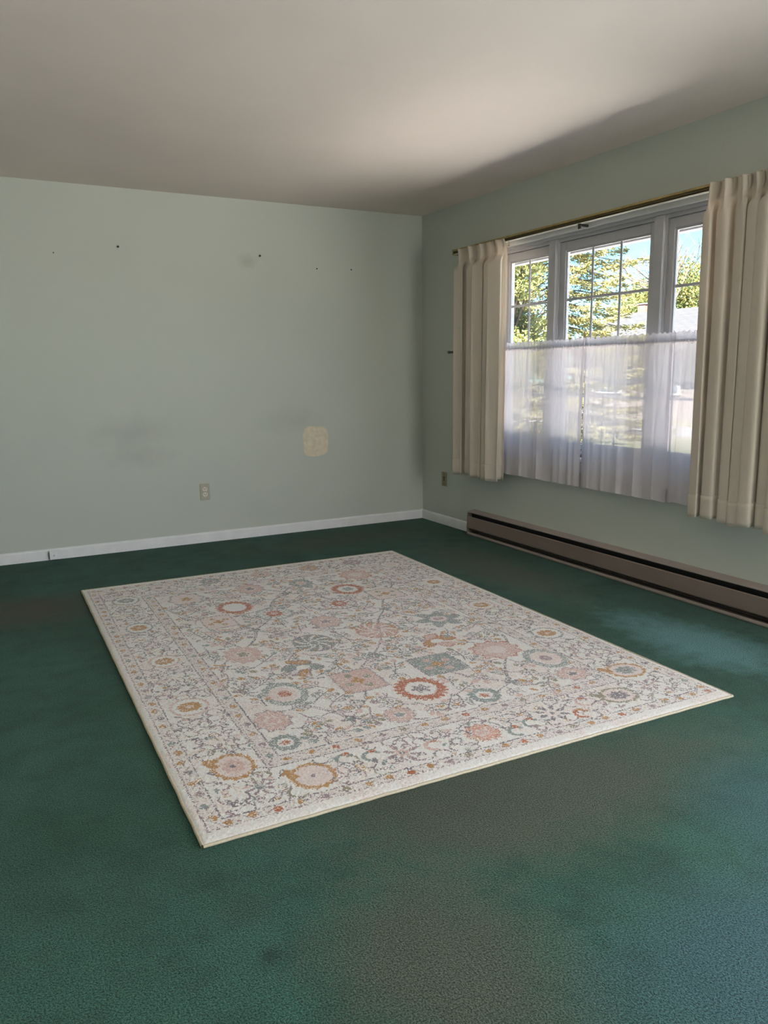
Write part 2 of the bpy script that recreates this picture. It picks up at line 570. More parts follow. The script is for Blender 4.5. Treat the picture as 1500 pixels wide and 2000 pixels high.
nails = [(-2.757, 2.003, 0.004, 'leftmost small dark nail high on the pale green wall'),
         (-2.354, 2.065, 0.007, 'second small dark nail from the left, high on the green wall'),
         (-1.368, 2.061, 0.007, 'dark nail beside the faded smudge high on the green wall'),
         (-0.924, 1.993, 0.005, 'second small dark nail from the room corner, high on the green wall'),
         (-0.638, 1.999, 0.005, 'small dark nail on the green wall nearest the room corner')]
for x, z, r, lb in nails:
    o = MB().tube((x, 0.004, z + 0.001), (x, -0.010, z), r * 0.55, 10).tube((x, -0.010, z), (x, -0.0125, z), r, 14).build('wall_nail', M_NAIL)
    tag(o, lb, 'nail', 'nails left in the back wall')


def outlet_root(name, loc, rz, label):
    o = empty(name, loc)
    o.rotation_euler = (0, 0, rz)
    return tag(o, label, 'outlet')


# duplex outlet on the back wall (local: plate faces -y)
ro = outlet_root('wall_outlet', (-1.858, 0, 0.376), 0, 'almond duplex outlet low on the pale green wall')
MB().box((-0.035, -0.0055, -0.060), (0.035, 0, 0.060), 0.0025).build('cover_plate', M_PLATE, ro)
for s in (1, -1):
    c = s * 0.0195
    mb = MB()
    mb.tube((0, -0.0085, c), (0, -0.004, c), 0.0170, 24)
    rec = mb.build('receptacle', M_RECEPT, ro)
    for dx in (-0.0065, 0.0065):
        MB().box((dx - 0.0016, -0.0093, c - 0.003), (dx + 0.0016, -0.008, c + 0.008)).build('slot', M_BLACK, rec)
    MB().tube((0, -0.0093, c - 0.0085), (0, -0.008, c - 0.0085), 0.0024, 10).build('ground_hole', M_BLACK, rec)
MB().tube((0, -0.0075, 0), (0, -0.005, 0), 0.0035, 12).build('screw', M_DARK, ro)

# single-slot plate on the window wall (local: faces -y, turned to face -x)
ro = outlet_root('wall_plate', (0, -0.344, 0.371), -math.pi / 2, 'tan wall plate with a narrow slot below the left drape')
MB().box((-0.036, -0.0055, -0.056), (0.036, 0, 0.056), 0.0025).build('cover_plate', M_PLATE2, ro)
MB().box((-0.006, -0.0085, -0.014), (0.006, -0.004, 0.022), 0.001).build('slot', M_DARK, ro)
for s in (1, -1):
    MB().tube((0, -0.0075, s * 0.040), (0, -0.005, s * 0.040), 0.003, 12).build('screw', M_DARK, ro)

# cable jack on the baseboard
ro = tag(empty('cable_jack', (-2.915, -0.013, 0.0)), 'small white jack box screwed to the back baseboard', 'jack box')
MB().box((-0.028, -0.028, 0.006), (0.028, 0, 0.066), 0.004).build('body', M_TRIM, ro)
MB().box((-0.0305, -0.020, 0.012), (-0.027, -0.003, 0.054), 0.001).build('dark_side', M_BLACK, ro)  # black piece over most of the left side
MB().tube((0.0, -0.0295, 0.034), (0.0, -0.027, 0.034), 0.004, 12).build('screw', M_STEEL, ro)

# ------------------------------------------------------------------ baseboard heater
HY0, HY1 = -0.776, -3.75
ro = tag(empty('baseboard_heater', (0, HY0, 0)), 'long taupe baseboard heater under the window with black vent slots', 'heater')


def hp(mbx, name, mat):
    o = mbx.build(name, mat)
    o.parent = ro
    o.matrix_parent_inverse = Matrix.Translation(-Vector(ro.location))
    return o


hp(MB().prof_y([(0, 0.01), (-0.006, 0.01), (-0.006, 0.178), (0, 0.178)], HY0, HY1), 'back_plate', M_DARK)
hp(MB().prof_y([(0, 0.188), (-0.066, 0.180), (-0.068, 0.176), (-0.066, 0.172), (-0.006, 0.179), (0, 0.180)], HY0, HY1), 'top_cap', M_HEATTOP)
hp(MB().prof_y([(-0.060, 0.142), (-0.066, 0.144), (-0.071, 0.138), (-0.075, 0.058), (-0.071, 0.052), (-0.066, 0.056), (-0.066, 0.136)], HY0, HY1), 'front_panel', M_HEATER)
hp(MB().box((-0.030, HY0 - 0.002, 0.040), (-0.012, HY1 + 0.002, 0.165)), 'element_shroud', M_BLACK)
hp(MB().prof_y([(-0.030, 0.045), (-0.052, 0.047), (-0.058, 0.040), (-0.056, 0.034), (-0.030, 0.036)], HY0, HY1), 'deflector', M_DARK)
hp(MB().prof_y([(-0.004, 0.002), (-0.070, 0.002), (-0.074, 0.010), (-0.072, 0.022), (-0.066, 0.022), (-0.064, 0.012), (-0.004, 0.012)], HY0, HY1), 'base_lip', M_HEATTOP)
ec = [(0, 0.002), (-0.074, 0.002), (-0.076, 0.058), (-0.072, 0.140), (-0.067, 0.180), (0, 0.189)]
hp(MB().prof_y(ec, HY0 + 0.002, HY0 - 0.003), 'end_cap', M_HEATER)
hp(MB().prof_y(ec, HY1 + 0.003, HY1 - 0.002), 'end_cap', M_HEATER)

# ------------------------------------------------------------------ drapes, rods, sheers
ro = tag(empty('curtain_rod', (-0.07, YC, 2.075)), 'brass coloured traverse rod above the window', 'curtain rod')


def rp(mbx, name, mat, smooth=False):
    o = mbx.build(name, mat, None, smooth)
    o.parent = ro
    o.matrix_parent_inverse = Matrix.Translation(-Vector(ro.location))
    return o


RY0, RY1 = -0.585, -3.50
mb = MB()
mb.box((-0.092, RY0, 2.086), (-0.088, RY1, 2.098), 0.001)        # upper front lip
mb.box((-0.088, RY0, 2.095), (-0.062, RY1, 2.098), 0.001)        # top
mb.box((-0.066, RY0, 2.070), (-0.062, RY1, 2.096), 0.001)        # back web
rp(mb, 'channel', M_BRASS)
rp(MB().box((-0.0865, RY0, 2.074), (-0.0665, RY1, 2.084)), 'carrier_track', M_DARKBRASS)
rp(MB().box((-0.090, RY0, 2.064), (-0.062, RY1, 2.0675), 0.001), 'lit_lip', M_RECEPT)  # line of light under the rod put into the lip's white colour
for y in (RY0 - 0.004, RY1 + 0.004):
    rp(MB().box((-0.092, y - 0.006, 2.062), (0, y + 0.006, 2.100), 0.002), 'return_bracket', M_BRASS)
rp(MB().box((-0.088, -1.925, 2.050), (0.0, -1.937, 2.064), 0.001).box((-0.085, -1.92, 2.035), (-0.078, -1.942, 2.066), 0.001), 'support_bracket', M_DARK)
rp(MB().tube((-0.080, -1.252, 2.066), (-0.080, -1.252, 2.040), 0.003, 8).ball((-0.080, -1.252, 2.038), 0.006, 6), 'carrier_hook', M_BRASS)


def make_drape(name, y0, y1, zt, zb, npl, seed, label, edge, skew):
    """pinch pleated drape; edge = which end (0 or 1) hangs free over the window"""
    rng = np.random.default_rng(seed)
    cols, rws = npl * 44 + 1, 96
    s = np.linspace(0, 1, cols)
    zz = np.concatenate([np.linspace(zt, zt - 0.18, 34), np.linspace(zt - 0.18, zb, rws - 33)[1:]])
    # uneven fold widths: warp the arc length
    wid = rng.uniform(0.7, 1.35, npl)
    kn = np.concatenate([[0], np.cumsum(wid)]) / wid.sum()
    phi = np.interp(s, kn, np.arange(npl + 1))
    amp = np.interp(phi, np.arange(npl * 2 + 1) / 2, rng.uniform(0.65, 1.3, npl * 2 + 1))
    ph2, ph3 = rng.uniform(0, 6.28, 2)
    fr = phi - np.floor(phi)
    P = np.zeros((len(zz), cols, 3))
    span = y1 - y0
    sg = np.sign(span)
    for i, z in enumerate(zz):
        d = zt - z
        t = d / (zt - zb)
        # heading: flat band with narrow triple pinch pleats, gathered tightest near its lower edge
        tight = np.exp(-((d - 0.095) / 0.030) ** 2)
        g = np.exp(-((fr - 0.5) / (0.20 - 0.085 * tight)) ** 2)
        tri = 0.55 + 0.45 * np.cos((fr - 0.5) * 2 * math.pi * 6.5)
        hx = (0.050 + 0.012 * np.sin(5 * phi)) * g * (tri * (1 - 0.75 * tight) + 0.75 * tight)
        hy = -0.022 * np.sin((fr - 0.5) * 2 * math.pi * 2) * g * (1 - tight)
        # body: deep soft folds that wander and split on the way down
        a = 2 * math.pi * (phi - 0.5)
        lead = np.cos(a)
        lead = np.sign(lead) * np.abs(lead) ** 1.15
        sub = np.cos(2 * a + ph2 + 0.9 * t) * 0.40 + np.cos(3 * a + ph3 - 0.7 * t) * 0.26
        bx = (0.040 if edge else 0.033) * amp * (1.05 + lead * (1.0 - 0.15 * t) + sub * (0.5 + 0.6 * t))
        by = sg * (0.030 if edge else 0.024) * np.sin(2 * a) * amp + 0.010 * np.sin(3 * a + ph3 + t) * (0.4 + t)
        bx = bx * np.clip(np.minimum(s, 1 - s) / 0.07, 0.25, 1)
        by = by * np.clip(np.minimum(s, 1 - s) / 0.05, 0.0, 1)
        w = 1 / (1 + np.exp(-(d - 0.118) / 0.013))
        x = -0.098 - (hx * (1 - w) + bx * w)
        x = np.minimum(x, -0.0935 - 0.0095 * w)
        flare = 0.030 * (1 - np.exp(-d / 0.06)) * math.exp(-t * 0.6)
        es = s ** 2 if edge else (1 - s) ** 2
        lean = skew * t * (0.4 + 0.6 * s)
        y = y0 + span * s + hy * (1 - w) + by * w + lean - 0.020 * (1 - math.exp(-d / 0.06))
        y = y + (sg if edge else -sg) * flare * es
        P[i, :, 0] = x
        P[i, :, 1] = y
        P[i, :, 2] = z + (0.005 * np.sin(a) + 0.006 * np.sin(phi * 1.7 + seed)) * t - 0.006 * g * (1 - w) * (1 - tight)
    root = tag(empty(name, (-0.10, (y0 + y1) / 2, zb)), label, 'curtain', 'cream pinch pleated drapes')
    inv = Matrix.Translation(-Vector(root.location))

    def add(me, nm):
        o = link_mesh(nm, me, M_DRAPE, None, True)
        o.parent = root
        o.matrix_parent_inverse = inv
        md = o.modifiers.new('thickness', 'SOLIDIFY')
        md.thickness = 0.0012
        md.offset = 0
        return o
    nh = int(np.argmin(np.abs(zz - (zb + 0.105))))
    add(grid_mesh('cloth_body', P), 'cloth_body')
    Hm = P[nh:].copy()
    tang = np.gradient(Hm, axis=1)
    nrm = np.stack([tang[:, :, 1], -tang[:, :, 0], np.zeros_like(tang[:, :, 0])], -1)
    nrm /= np.linalg.norm(nrm, axis=-1, keepdims=True) + 1e-9
    if nrm[:, :, 0].mean() > 0: nrm = -nrm
    add(grid_mesh('hem', Hm + nrm * 0.0022), 'hem')
    return root


make_drape('drape', -0.690, -1.222, 2.086, 0.472, 5, 5, 'cream pleated drape at the left end of the window', 1, 0.0)
make_drape('drape', -2.872, -3.450, 2.094, 0.487, 8, 12, 'cream pleated drape at the right end of the window', 0, -0.015)

# cafe rod
RZ, RX = 1.366, -0.052
ro = tag(empty('cafe_rod', (RX, YC, RZ)), 'thin steel cafe rod carrying the white sheer curtains', 'curtain rod')
rp(MB().tube((RX, -0.490, RZ), (RX, -3.58, RZ), 0.0085, 16), 'rod', M_RODDARK, True)
for y, e in ((-0.490, 1), (-3.58, -1)):
    rp(MB().tube((RX, y, RZ), (RX, y + e * 0.006, RZ), 0.011, 16).ball((RX, y + e * 0.012, RZ), 0.012, 8), 'finial', M_STEEL, True)
for y in (-0.57, -3.50):
    rp(MB().box((0, y - 0.006, RZ - 0.012), (RX, y + 0.006, RZ - 0.0076), 0.001).box((-0.003, y - 0.01, RZ - 0.03), (0, y + 0.01, RZ + 0.01), 0.001), 'bracket', M_STEEL)


def make_sheer(y0, y1, zt, zb, seed, label, lean0=0.0, lean1=0.0):
    rng = np.random.default_rng(seed)
    width = abs(y1 - y0)
    cols = int(width / 0.0035)
    s = np.linspace(0, 1, cols)
    L = s * width
    zz = np.concatenate([np.linspace(zt, RZ - 0.03, 16), np.linspace(RZ - 0.03, zb, 60)[1:]])
    fine = sum(rng.uniform(0.3, 1) * np.sin(2 * math.pi * (L * f + rng.uniform())) for f in rng.uniform(28, 62, 6)) / 3.0
    mid = sum(rng.uniform(0.4, 1) * np.sin(2 * math.pi * (L * f + rng.uniform())) for f in rng.uniform(10, 20, 5)) / 2.5
    big = sum(rng.uniform(0.5, 1) * np.sin(2 * math.pi * (L * f + rng.uniform())) for f in rng.uniform(4.0, 8.5, 4)) / 1.6
    top = sum(rng.uniform(0.3, 1) * np.sin(2 * math.pi * (L * f + rng.uniform())) for f in rng.uniform(9, 34, 5)) / 2.0
    P = np.zeros((len(zz), cols, 3))
    for i, z in enumerate(zz):
        d = RZ - z
        t = max(0.0, d) / (RZ - zb)
        if d < 0.012:
            a_f, a_m, a_b = 0.0035, 0.0025, 0.0
        else:
            a_f = 0.0045 * math.exp(-t * 3.5)
            a_m = 0.013 * math.exp(-t * 0.6)
            a_b = 0.015 * min(1, t * 1.8) ** 1.1
        x = RX - 0.0155 - a_f * fine - a_m * mid * 0.8 - a_b * (big + 0.9) * 0.75
        x = np.minimum(x, RX - 0.0105)
        y = y0 + (y1 - y0) * s + lean0 * t * (1 - s) + lean1 * t * s
        y = y - np.gradient(big, L) * 0.00035 * min(1, t * 2) * np.clip(np.minimum(s, 1 - s) * width / 0.05, 0, 1)
        P[i, :, 0] = x
        P[i, :, 1] = y
        P[i, :, 2] = z + (top * 0.0055 if d < -0.012 else 0) * min(1, max(0, (-d) / 0.03)) + 0.004 * big * t
    root = tag(empty('sheer_curtain', (RX, (y0 + y1) / 2, zb)), label, 'curtain', 'white sheer cafe curtains')
    inv = Matrix.Translation(-Vector(root.location))

    def add(Q, nm):
        o = link_mesh(nm, grid_mesh(nm, Q), M_SHEER, None, True)
        o.parent = root
        o.matrix_parent_inverse = inv
        return o
    add(P, 'cloth_body')
    off = np.array([-0.0016, 0, 0])
    nh = int(np.argmin(np.abs(zz - (zb + 0.075))))
    add(P[nh:] + off, 'bottom_hem')
    k = 7
    add(P[:, :k] + off, 'side_hem')
    add(P[:, -k:] + off, 'side_hem')
    # back layer of the rod pocket
    r0_ = int(np.argmin(np.abs(zz - (RZ + 0.014))))
    r1_ = int(np.argmin(np.abs(zz - (RZ - 0.016)))) + 1
    Q = P[r0_:r1_].copy()
    Q[:, :, 0] = RX + 0.0105 + (Q[:, :, 0] - RX + 0.0155) * 0.3
    add(Q, 'rod_pocket')


make_sheer(-0.66, -1.9925, 1.408, 0.520, 21, 'white sheer curtain panel beside the left drape', 0, 0.004)
make_sheer(-1.994, -2.6545, 1.411, 0.520, 22, 'white sheer curtain panel in the middle of the window', -0.002, 0.0)
make_sheer(-2.6555, -3.40, 1.414, 0.525, 23, 'white sheer curtain panel running behind the right drape', 0.0, 0)

# ------------------------------------------------------------------ rug
RUGX, RUGY, RUGW, RUGL, RUGA = -1.8706, -2.3595, 2.016, 2.776, -0.01705


def srgb(r, g, b):
    return np.array(lin(r, g, b)[:3])


IV, GR, TE, PK, RU, GO, MV, OL, CR = (srgb(250, 240, 233), srgb(138, 127, 131), srgb(148, 156, 152), srgb(220, 186, 176),
                                      srgb(190, 108, 68), srgb(196, 146, 88), srgb(166, 140, 144), srgb(158, 148, 124), srgb(250, 242, 235))
PP = srgb(238, 220, 213)


def rug_pattern(nu, nv):
    rng = np.random.default_rng(5)
    du, dv = RUGW / nu, RUGL / nv
    U, V = np.meshgrid((np.arange(nu) + 0.5) * du, (np.arange(nv) + 0.5) * dv)
    JU = U + rng.normal(0, 0.0027, U.shape)
    JV = V + rng.normal(0, 0.0027, U.shape)
    LU = U + rng.normal(0, 0.0010, U.shape)
    LV = V + rng.normal(0, 0.0010, U.shape)
    C = np.tile(IV, (nv, nu, 1)).astype(float)
    RND = rng.random(U.shape)
    busy = np.zeros(U.shape, bool)

    def sl(cu, cv, ru, rv):
        a, b = max(0, int((cu - ru) / du) - 1), min(nu, int((cu + ru) / du) + 2)
        c, d = max(0, int((cv - rv) / dv) - 1), min(nv, int((cv + rv) / dv) + 2)
        return slice(c, d), slice(a, b)

    def put(w, mask, col, p=0.93, mk=True):
        mask = mask & (RND[w] < p)
        C[w][mask] = col
        if mk: busy[w] |= mask

    def ell(cu, cv, a, b, col, p=0.88, inner=0.0, pet=0, pa=0.0, rot=0.0):
        w = sl(cu, cv, max(a, b) * 1.25, max(a, b) * 1.25)
        x, y = (JU[w] - cu, JV[w] - cv) if max(a, b) > 0.035 else (LU[w] - cu, LV[w] - cv)
        if rot:
            x, y = x * math.cos(rot) + y * math.sin(rot), -x * math.sin(rot) + y * math.cos(rot)
        x, y = x / a, y / b
        r = np.hypot(x, y)
        lim = 1 + pa * np.cos(pet * np.arctan2(y, x)) if pet else 1.0
        put(w, (r < lim) & (r >= inner), col, p)

    def seg(pts, col, th=0.006, p=0.8, dash=0.0, mk=True):
        pts = np.array(pts)
        for (x0, y0), (x1, y1) in zip(pts[:-1], pts[1:]):
            w = sl((x0 + x1) / 2, (y0 + y1) / 2, abs(x1 - x0) / 2 + th * 2, abs(y1 - y0) / 2 + th * 2)
            X, Y = LU[w], LV[w]
            L2 = (x1 - x0) ** 2 + (y1 - y0) ** 2 + 1e-12
            t = np.clip(((X - x0) * (x1 - x0) + (Y - y0) * (y1 - y0)) / L2, 0, 1)
            d = np.hypot(X - x0 - t * (x1 - x0), Y - y0 - t * (y1 - y0))
            m = d < th / 2
            if dash:
                m &= ((X + Y * 0.7) / dash % 1.0) < 0.62
            put(w, m, col, p, mk)

    def arc(cu, cv, r, a0, a1, col, th=0.006, p=0.85, sq=1.0, grow=0.0):
        k = np.linspace(0, 1, 14)
        aa = a0 + (a1 - a0) * k
        rr = r * (1 + grow * k)
        seg(np.stack([cu + rr * np.cos(aa), cv + rr * np.sin(aa) * sq], 1), col, th, p)

    def leaf(cu, cv, ln, wd, rot, col, fill=None):
        ell(cu, cv, ln, wd, col, 0.78, rot=rot)
        if fill is not None:
            ell(cu, cv, ln * 0.66, wd * 0.55, fill, 0.95, rot=rot)

    def ring(cu, cv, a, b, col, core, inn=0.6, pet=14, pa=0.07, band=CR):
        ell(cu, cv, a, b, col, 0.9, 0, pet, pa)
        ell(cu, cv, a * inn, b * inn, band, 0.97, 0, pet, 0.05)
        ell(cu, cv, a * inn * 0.55, b * inn * 0.5, core, 0.75, 0, 6, 0.25)

    def rosette(cu, cv, a, b, col, edge, core, pet=12):
        ell(cu, cv, a, b, edge, 0.72, 0, pet, 0.10)
        ell(cu, cv, a * 0.88, b * 0.88, col, 0.80, 0, pet, 0.08)
        ell(cu, cv, a * 0.42, b * 0.40, PP, 0.95, 0.0)
        ell(cu, cv, a * 0.30, b * 0.28, core, 0.8, 0.0, 5, 0.2)

    def pinwheel(cu, cv, a, b, c1, c2, edge):
        ell(cu, cv, a, b, edge, 0.75, 0.9)
        w = sl(cu, cv, a * 1.2, b * 1.2)
        x, y = (JU[w] - cu) / a, (JV[w] - cv) / b
        r, th = np.hypot(x, y), np.arctan2(y, x)
        k = ((th * 9 / (2 * math.pi) + r * 1.3) % 1.0)
        put(w, (r < 0.95) & (r > 0.28) & (k < 0.55), c1)
        put(w, (r < 0.95) & (r > 0.45) & (k > 0.86), edge, 0.8)
        put(w, (r < 0.9) & (r > 0.62) & (k > 0.3) & (k < 0.5), c2, 0.6)
        ell(cu, cv, a * 0.2, b * 0.2, c1)

    def square(cu, cv, a, b, col, edge, core, dots):
        w = sl(cu, cv, a * 1.1, b * 1.1)
        x, y = np.abs(JU[w] - cu) / a, np.abs(JV[w] - cv) / b
        q = np.maximum(x, y) + 0.04 * np.minimum(x, y)
        put(w, q < 0.98, edge, 0.8)
        put(w, q < 0.90, col, 0.86)
        for k in range(4):
            t = math.pi / 2 * k + 0.4
            ell(cu + a * 0.55 * math.cos(t), cv + b * 0.55 * math.sin(t), a * 0.18, b * 0.16, dots, 0.75, 0.0)
        ell(cu, cv, a * 0.26, b * 0.24, core, 0.92, 0, 4, 0.3)

    def arabesque(cu, cv, a, b, c1, c2, edge, mir):
        for k, (ox, oy, aa, bb, rt_) in enumerate(((-.45, .15, .5, .3, .5), (.1, .5, .55, .26, -.5), (.45, -.1, .5, .28, -.9), (-.1, -.45, .4, .24, .9))):
            rt2 = rt_ * mir
            ell(cu + mir * ox * a, cv + oy * b, aa * a, bb * b, edge, 0.8, rot=rt2)
            ell(cu + mir * ox * a, cv + oy * b, aa * a * 0.82, bb * b * 0.72, c1 if k % 2 else c2, 0.9, rot=rt2)
        ell(cu + mir * 0.05 * a, cv, 0.3 * a, 0.2 * b, CR, 0.95)

    # ---- soft woven ground: faint blotches
    cells = rng.random((36, 26))
    iy = np.clip((V / RUGL * 35), 0, 34.999); ix = np.clip((U / RUGW * 25), 0, 24.999)
    y0, x0 = iy.astype(int), ix.astype(int)
    fy, fx = iy - y0, ix - x0
    sm = (cells[y0, x0] * (1 - fy) * (1 - fx) + cells[y0 + 1, x0] * fy * (1 - fx) + cells[y0, x0 + 1] * (1 - fy) * fx + cells[y0 + 1, x0 + 1] * fy * fx)
    C[(sm > 0.62) & (RND < 0.4)] = PP

    # ---- guard bands
    def frame(du_, dv_, col, th, p, dash=0.0):
        seg([(du_, dv_), (RUGW - du_, dv_), (RUGW - du_, RUGL - dv_), (du_, RUGL - dv_), (du_, dv_)], col, th, p, dash)
    band = (np.minimum(U, RUGW - U) < 0.337) & (np.minimum(U, RUGW - U) > 0.28) | (np.minimum(V, RUGL - V) < 0.36) & (np.minimum(V, RUGL - V) > 0.30)
    inr = (np.minimum(U, RUGW - U) > 0.28) & (np.minimum(V, RUGL - V) > 0.30)
    C[band & inr & (RND < 0.6)] = srgb(230, 217, 210)
    og = ((np.minimum(U, RUGW - U) < 0.075) | (np.minimum(V, RUGL - V) < 0.092)) & (np.minimum(U, RUGW - U) > 0.027) & (np.minimum(V, RUGL - V) > 0.05)
    C[og & (RND < 0.5)] = srgb(230, 219, 211)
    frame(0.027, 0.050, MV, 0.006, 0.6)
    frame(0.076, 0.092, GR, 0.0065, 0.68)
    frame(0.280, 0.300, GR, 0.0065, 0.7)
    frame(0.292, 0.312, MV, 0.005, 0.6, 0.012)
    frame(0.337, 0.360, GR, 0.0065, 0.7)

    def guard(du_, dv_, step, amp):
        cols_ = [GO, GR, OL, MV, TE, RU]
        k = 0
        for a in np.arange(du_ + step / 2, RUGW - du_, step):
            for v_ in (dv_, RUGL - dv_):
                sgn = 1 if k % 2 else -1
                seg([(a - step * .5, v_ + sgn * amp), (a, v_ - sgn * amp), (a + step * .5, v_ + sgn * amp)], MV, 0.005, 0.55)
                ell(a, v_ + sgn * amp * .3, 0.014, 0.012, cols_[(k * 5 + 1) % 6] if k % 3 else GO, 0.85, rot=0.5 * sgn)
            k += 1
        for a in np.arange(dv_ + step / 2, RUGL - dv_, step):
            for u_ in (du_, RUGW - du_):
                sgn = 1 if k % 2 else -1
                seg([(u_ + sgn * amp, a - step * .5), (u_ - sgn * amp, a), (u_ + sgn * amp, a + step * .5)], MV, 0.005, 0.55)
                ell(u_ + sgn * amp * .3, a, 0.012, 0.015, cols_[(k * 5 + 2) % 6] if k % 3 else GO, 0.8, rot=0.5 * sgn)
            k += 1
    guard(0.051, 0.071, 0.072, 0.014)
    guard(0.314, 0.336, 0.085, 0.013)

    # ---- field vine lattice
    MID = 1.008
    lat = [((.655, .50), (1.008, 1.03)), ((.655, 1.605), (1.008, 1.03)), ((.655, .50), (.36, .98)), ((.655, 1.605), (.36, 1.10)),
           ((.655, 1.605), (1.008, 2.14)), ((.655, 1.605), (.36, 2.12)), ((1.008, 2.14), (.80, 2.40)), ((.655, .50), (.52, .37)), ((.655, .50), (.90, .37)),
           ((.36, 2.12), (.50, 2.40))]
    for (a, b), (c, d) in lat:
        k = np.linspace(0, 1, 9)
        bend = 0.03 * np.sin(k * math.pi * 2)
        px = a + (c - a) * k + bend
        py = b + (d - b) * k - bend * 0.4
        for m in (0, 1):
            X = 2 * MID - px if m else px
            seg(np.stack([X - 0.0045, py - 0.002], 1), GR, 0.0058, 0.74)
            seg(np.stack([X + 0.0045, py + 0.002], 1), GR, 0.0058, 0.74)
    for n_ in ((.655, .5), (.655, 1.605), (1.008, 1.03), (1.008, 2.14)):
        for m in (0, 1):
            X = 2 * MID - n_[0] if m else n_[0]
            ell(X, n_[1], 0.026, 0.03, GR, 0.75, 0, 4, 0.35)
            ell(X, n_[1], 0.010, 0.012, TE, 0.9)

    # ---- main motifs of the field
    ring(1.010, .614, .100, .109, RU, GR, 0.62, 22, 0.08)
    square(.831, .806, .098, .115, PK, MV, GO, OL)
    square(1.201, .805, .108, .110, TE, GR, GO, PK)
    rosette(.826, .447, .060, .064, PK, MV, TE, 12)
    ring(1.191, .443, .064, .066, TE, RU, 0.55, 12, 0.06)
    ring(.389, .440, .052, .058, TE, RU, 0.55, 12, 0.06)
    rosette(.405, .620, .066, .088, PK, MV, PK, 9)
    rosette(1.625, .450, .072, .066, PK, MV, GR, 9)
    rosette(1.514, .829, .112, .108, PK, RU, PP, 10)
    for cu, mir in ((.525, -1), (1.640, 1)):
        ell(cu, .82 if mir < 0 else .64, .088, .115, TE, 0.72, 0.68)
        ell(cu + mir * .01, .82 if mir < 0 else .64, .055, .07, PP, 0.9)
        ell(cu, .82 if mir < 0 else .64, .026, .030, RU if mir < 0 else MV, 0.75)
    arabesque(.682, 1.044, .100, .120, GO, TE, GR, 1)
    arabesque(1.349, 1.050, .106, .120, PK, GO, RU, -1)
    rosette(.509, 1.311, .084, .104, PK, PK * 0.9, OL, 13)
    pinwheel(.839, 1.301, .098, .116, TE, GO, GR)
    pinwheel(1.171, 1.321, .104, .116, PK, GO, RU)
    ell(1.517, 1.326, .100, .104, TE, 0.85, 0.38, 6, 0.28)
    ell(1.517, 1.326, .045, .040, PP, 0.9)
    ell(1.517, 1.326, .028, .022, MV, 0.7)
    rosette(1.008, 1.563, .082, .100, PK, GR, MV, 10)
    ring(.676, 2.013, .092, .112, RU, CR, 0.66, 22, 0.08)
    ring(1.345, 2.041, .090, .106, RU, TE, 0.62, 22, 0.08)
    for cu, cc, ed in ((.826, IV, TE), (1.189, PP, MV)):
        ell(cu, 1.808, .098, .108, ed, 0.75, 0.86, 8, 0.06)
        for k in range(8):
            t = k * math.pi / 4
            ell(cu + .070 * math.cos(t), 1.808 + .076 * math.sin(t), .024, .020, ed, 0.75, 0.55, rot=t)
        ell(cu, 1.808, .042, .050, RU, 0.85, 0, 10, 0.1)
        ell(cu, 1.808, .018, .020, PK, 0.8)
    rosette(.856, 2.318, .078, .104, PK, MV, GR, 12)
    rosette(1.157, 2.290, .068, .096, TE, GR, PK, 12)
    rosette(1.518, 2.308, .098, .104, PK, RU * 1.2, PP, 10)
    rosette(.487, 2.291, .094, .115, PP, GR, GO, 8)
    square(.537, 1.815, .082, .105, PP, MV, GO, GO)
    square(1.493, 1.855, .098, .102, PP, GR, GO, OL)

    # ---- main border motifs
    def oval(cu, cv, a, b, core, edge):
        ell(cu, cv, a, b, edge, 0.85)
        ell(cu, cv, a * 0.86, b * 0.86, CR, 0.97)
        ell(cu, cv, a * 0.60, b * 0.52, core, 0.9, 0, 12, 0.08)
        ell(cu, cv, a * 0.20, b * 0.16, PP, 0.6)
    for cu, cv, a, b, co, ed in ((.171, .878, .074, .082, GO, PK), (.186, 1.398, .066, .074, GO, PK), (.170, 1.912, .066, .080, GO, TE), (.189, 2.425, .074, .084, TE, OL),
                                 (1.850, .893, .076, .078, GO, TE), (1.835, 1.416, .072, .078, GO, PK), (1.850, 1.932, .066, .078, GO, CR * .9), (1.821, 2.430, .070, .072, PP, OL)):
        oval(cu, cv, a, b, co, ed)
    for cu, cv, a, b, c1, core in ((.188, .367, .070, .088, GO, PK), (1.841, .375, .088, .074, GO, TE), (1.636, .200, .084, .068, OL, GR), (.390, .193, .072, .080, GO, PP)):
        ell(cu, cv, a, b, c1, 0.9, 0, 14, 0.05)
        ell(cu, cv, a * .80, b * .80, PP, 0.97)
        ell(cu, cv, a * .52, b * .48, core, 0.85, 0, 8, 0.12)
        ell(cu, cv, a * .12, b * .12, GR, 0.9)
        for k in range(3):
            ell(cu - a * (1.0 - 0.1 * k), cv + b * (0.7 - .2 * k), .020, .014, c1, 0.9, rot=0.7 + k)
    rosette(1.008, .187, .064, .062, srgb(222, 166, 146), RU, PK, 18)
    arc(1.008, .187, .085, -0.3, 2.2, GR, 0.006)
    for cu, cv, r, c1, c2 in ((.699, .190, .066, MV, PK), (1.315, .196, .066, GR, PP), (.224, .208, .048, MV, TE), (1.805, .219, .050, MV, PK)):
        for k in range(8):
            t = k * math.pi / 4 + 0.2
            ell(cu + r * .68 * math.cos(t), cv + r * .68 * math.sin(t), r * .30, r * .14, c1, 0.85, rot=t)
        ell(cu, cv, r * .36, r * .36, c2, 0.8, 0, 6, 0.2)
        ell(cu, cv, r * .14, r * .14, GR, 0.9)
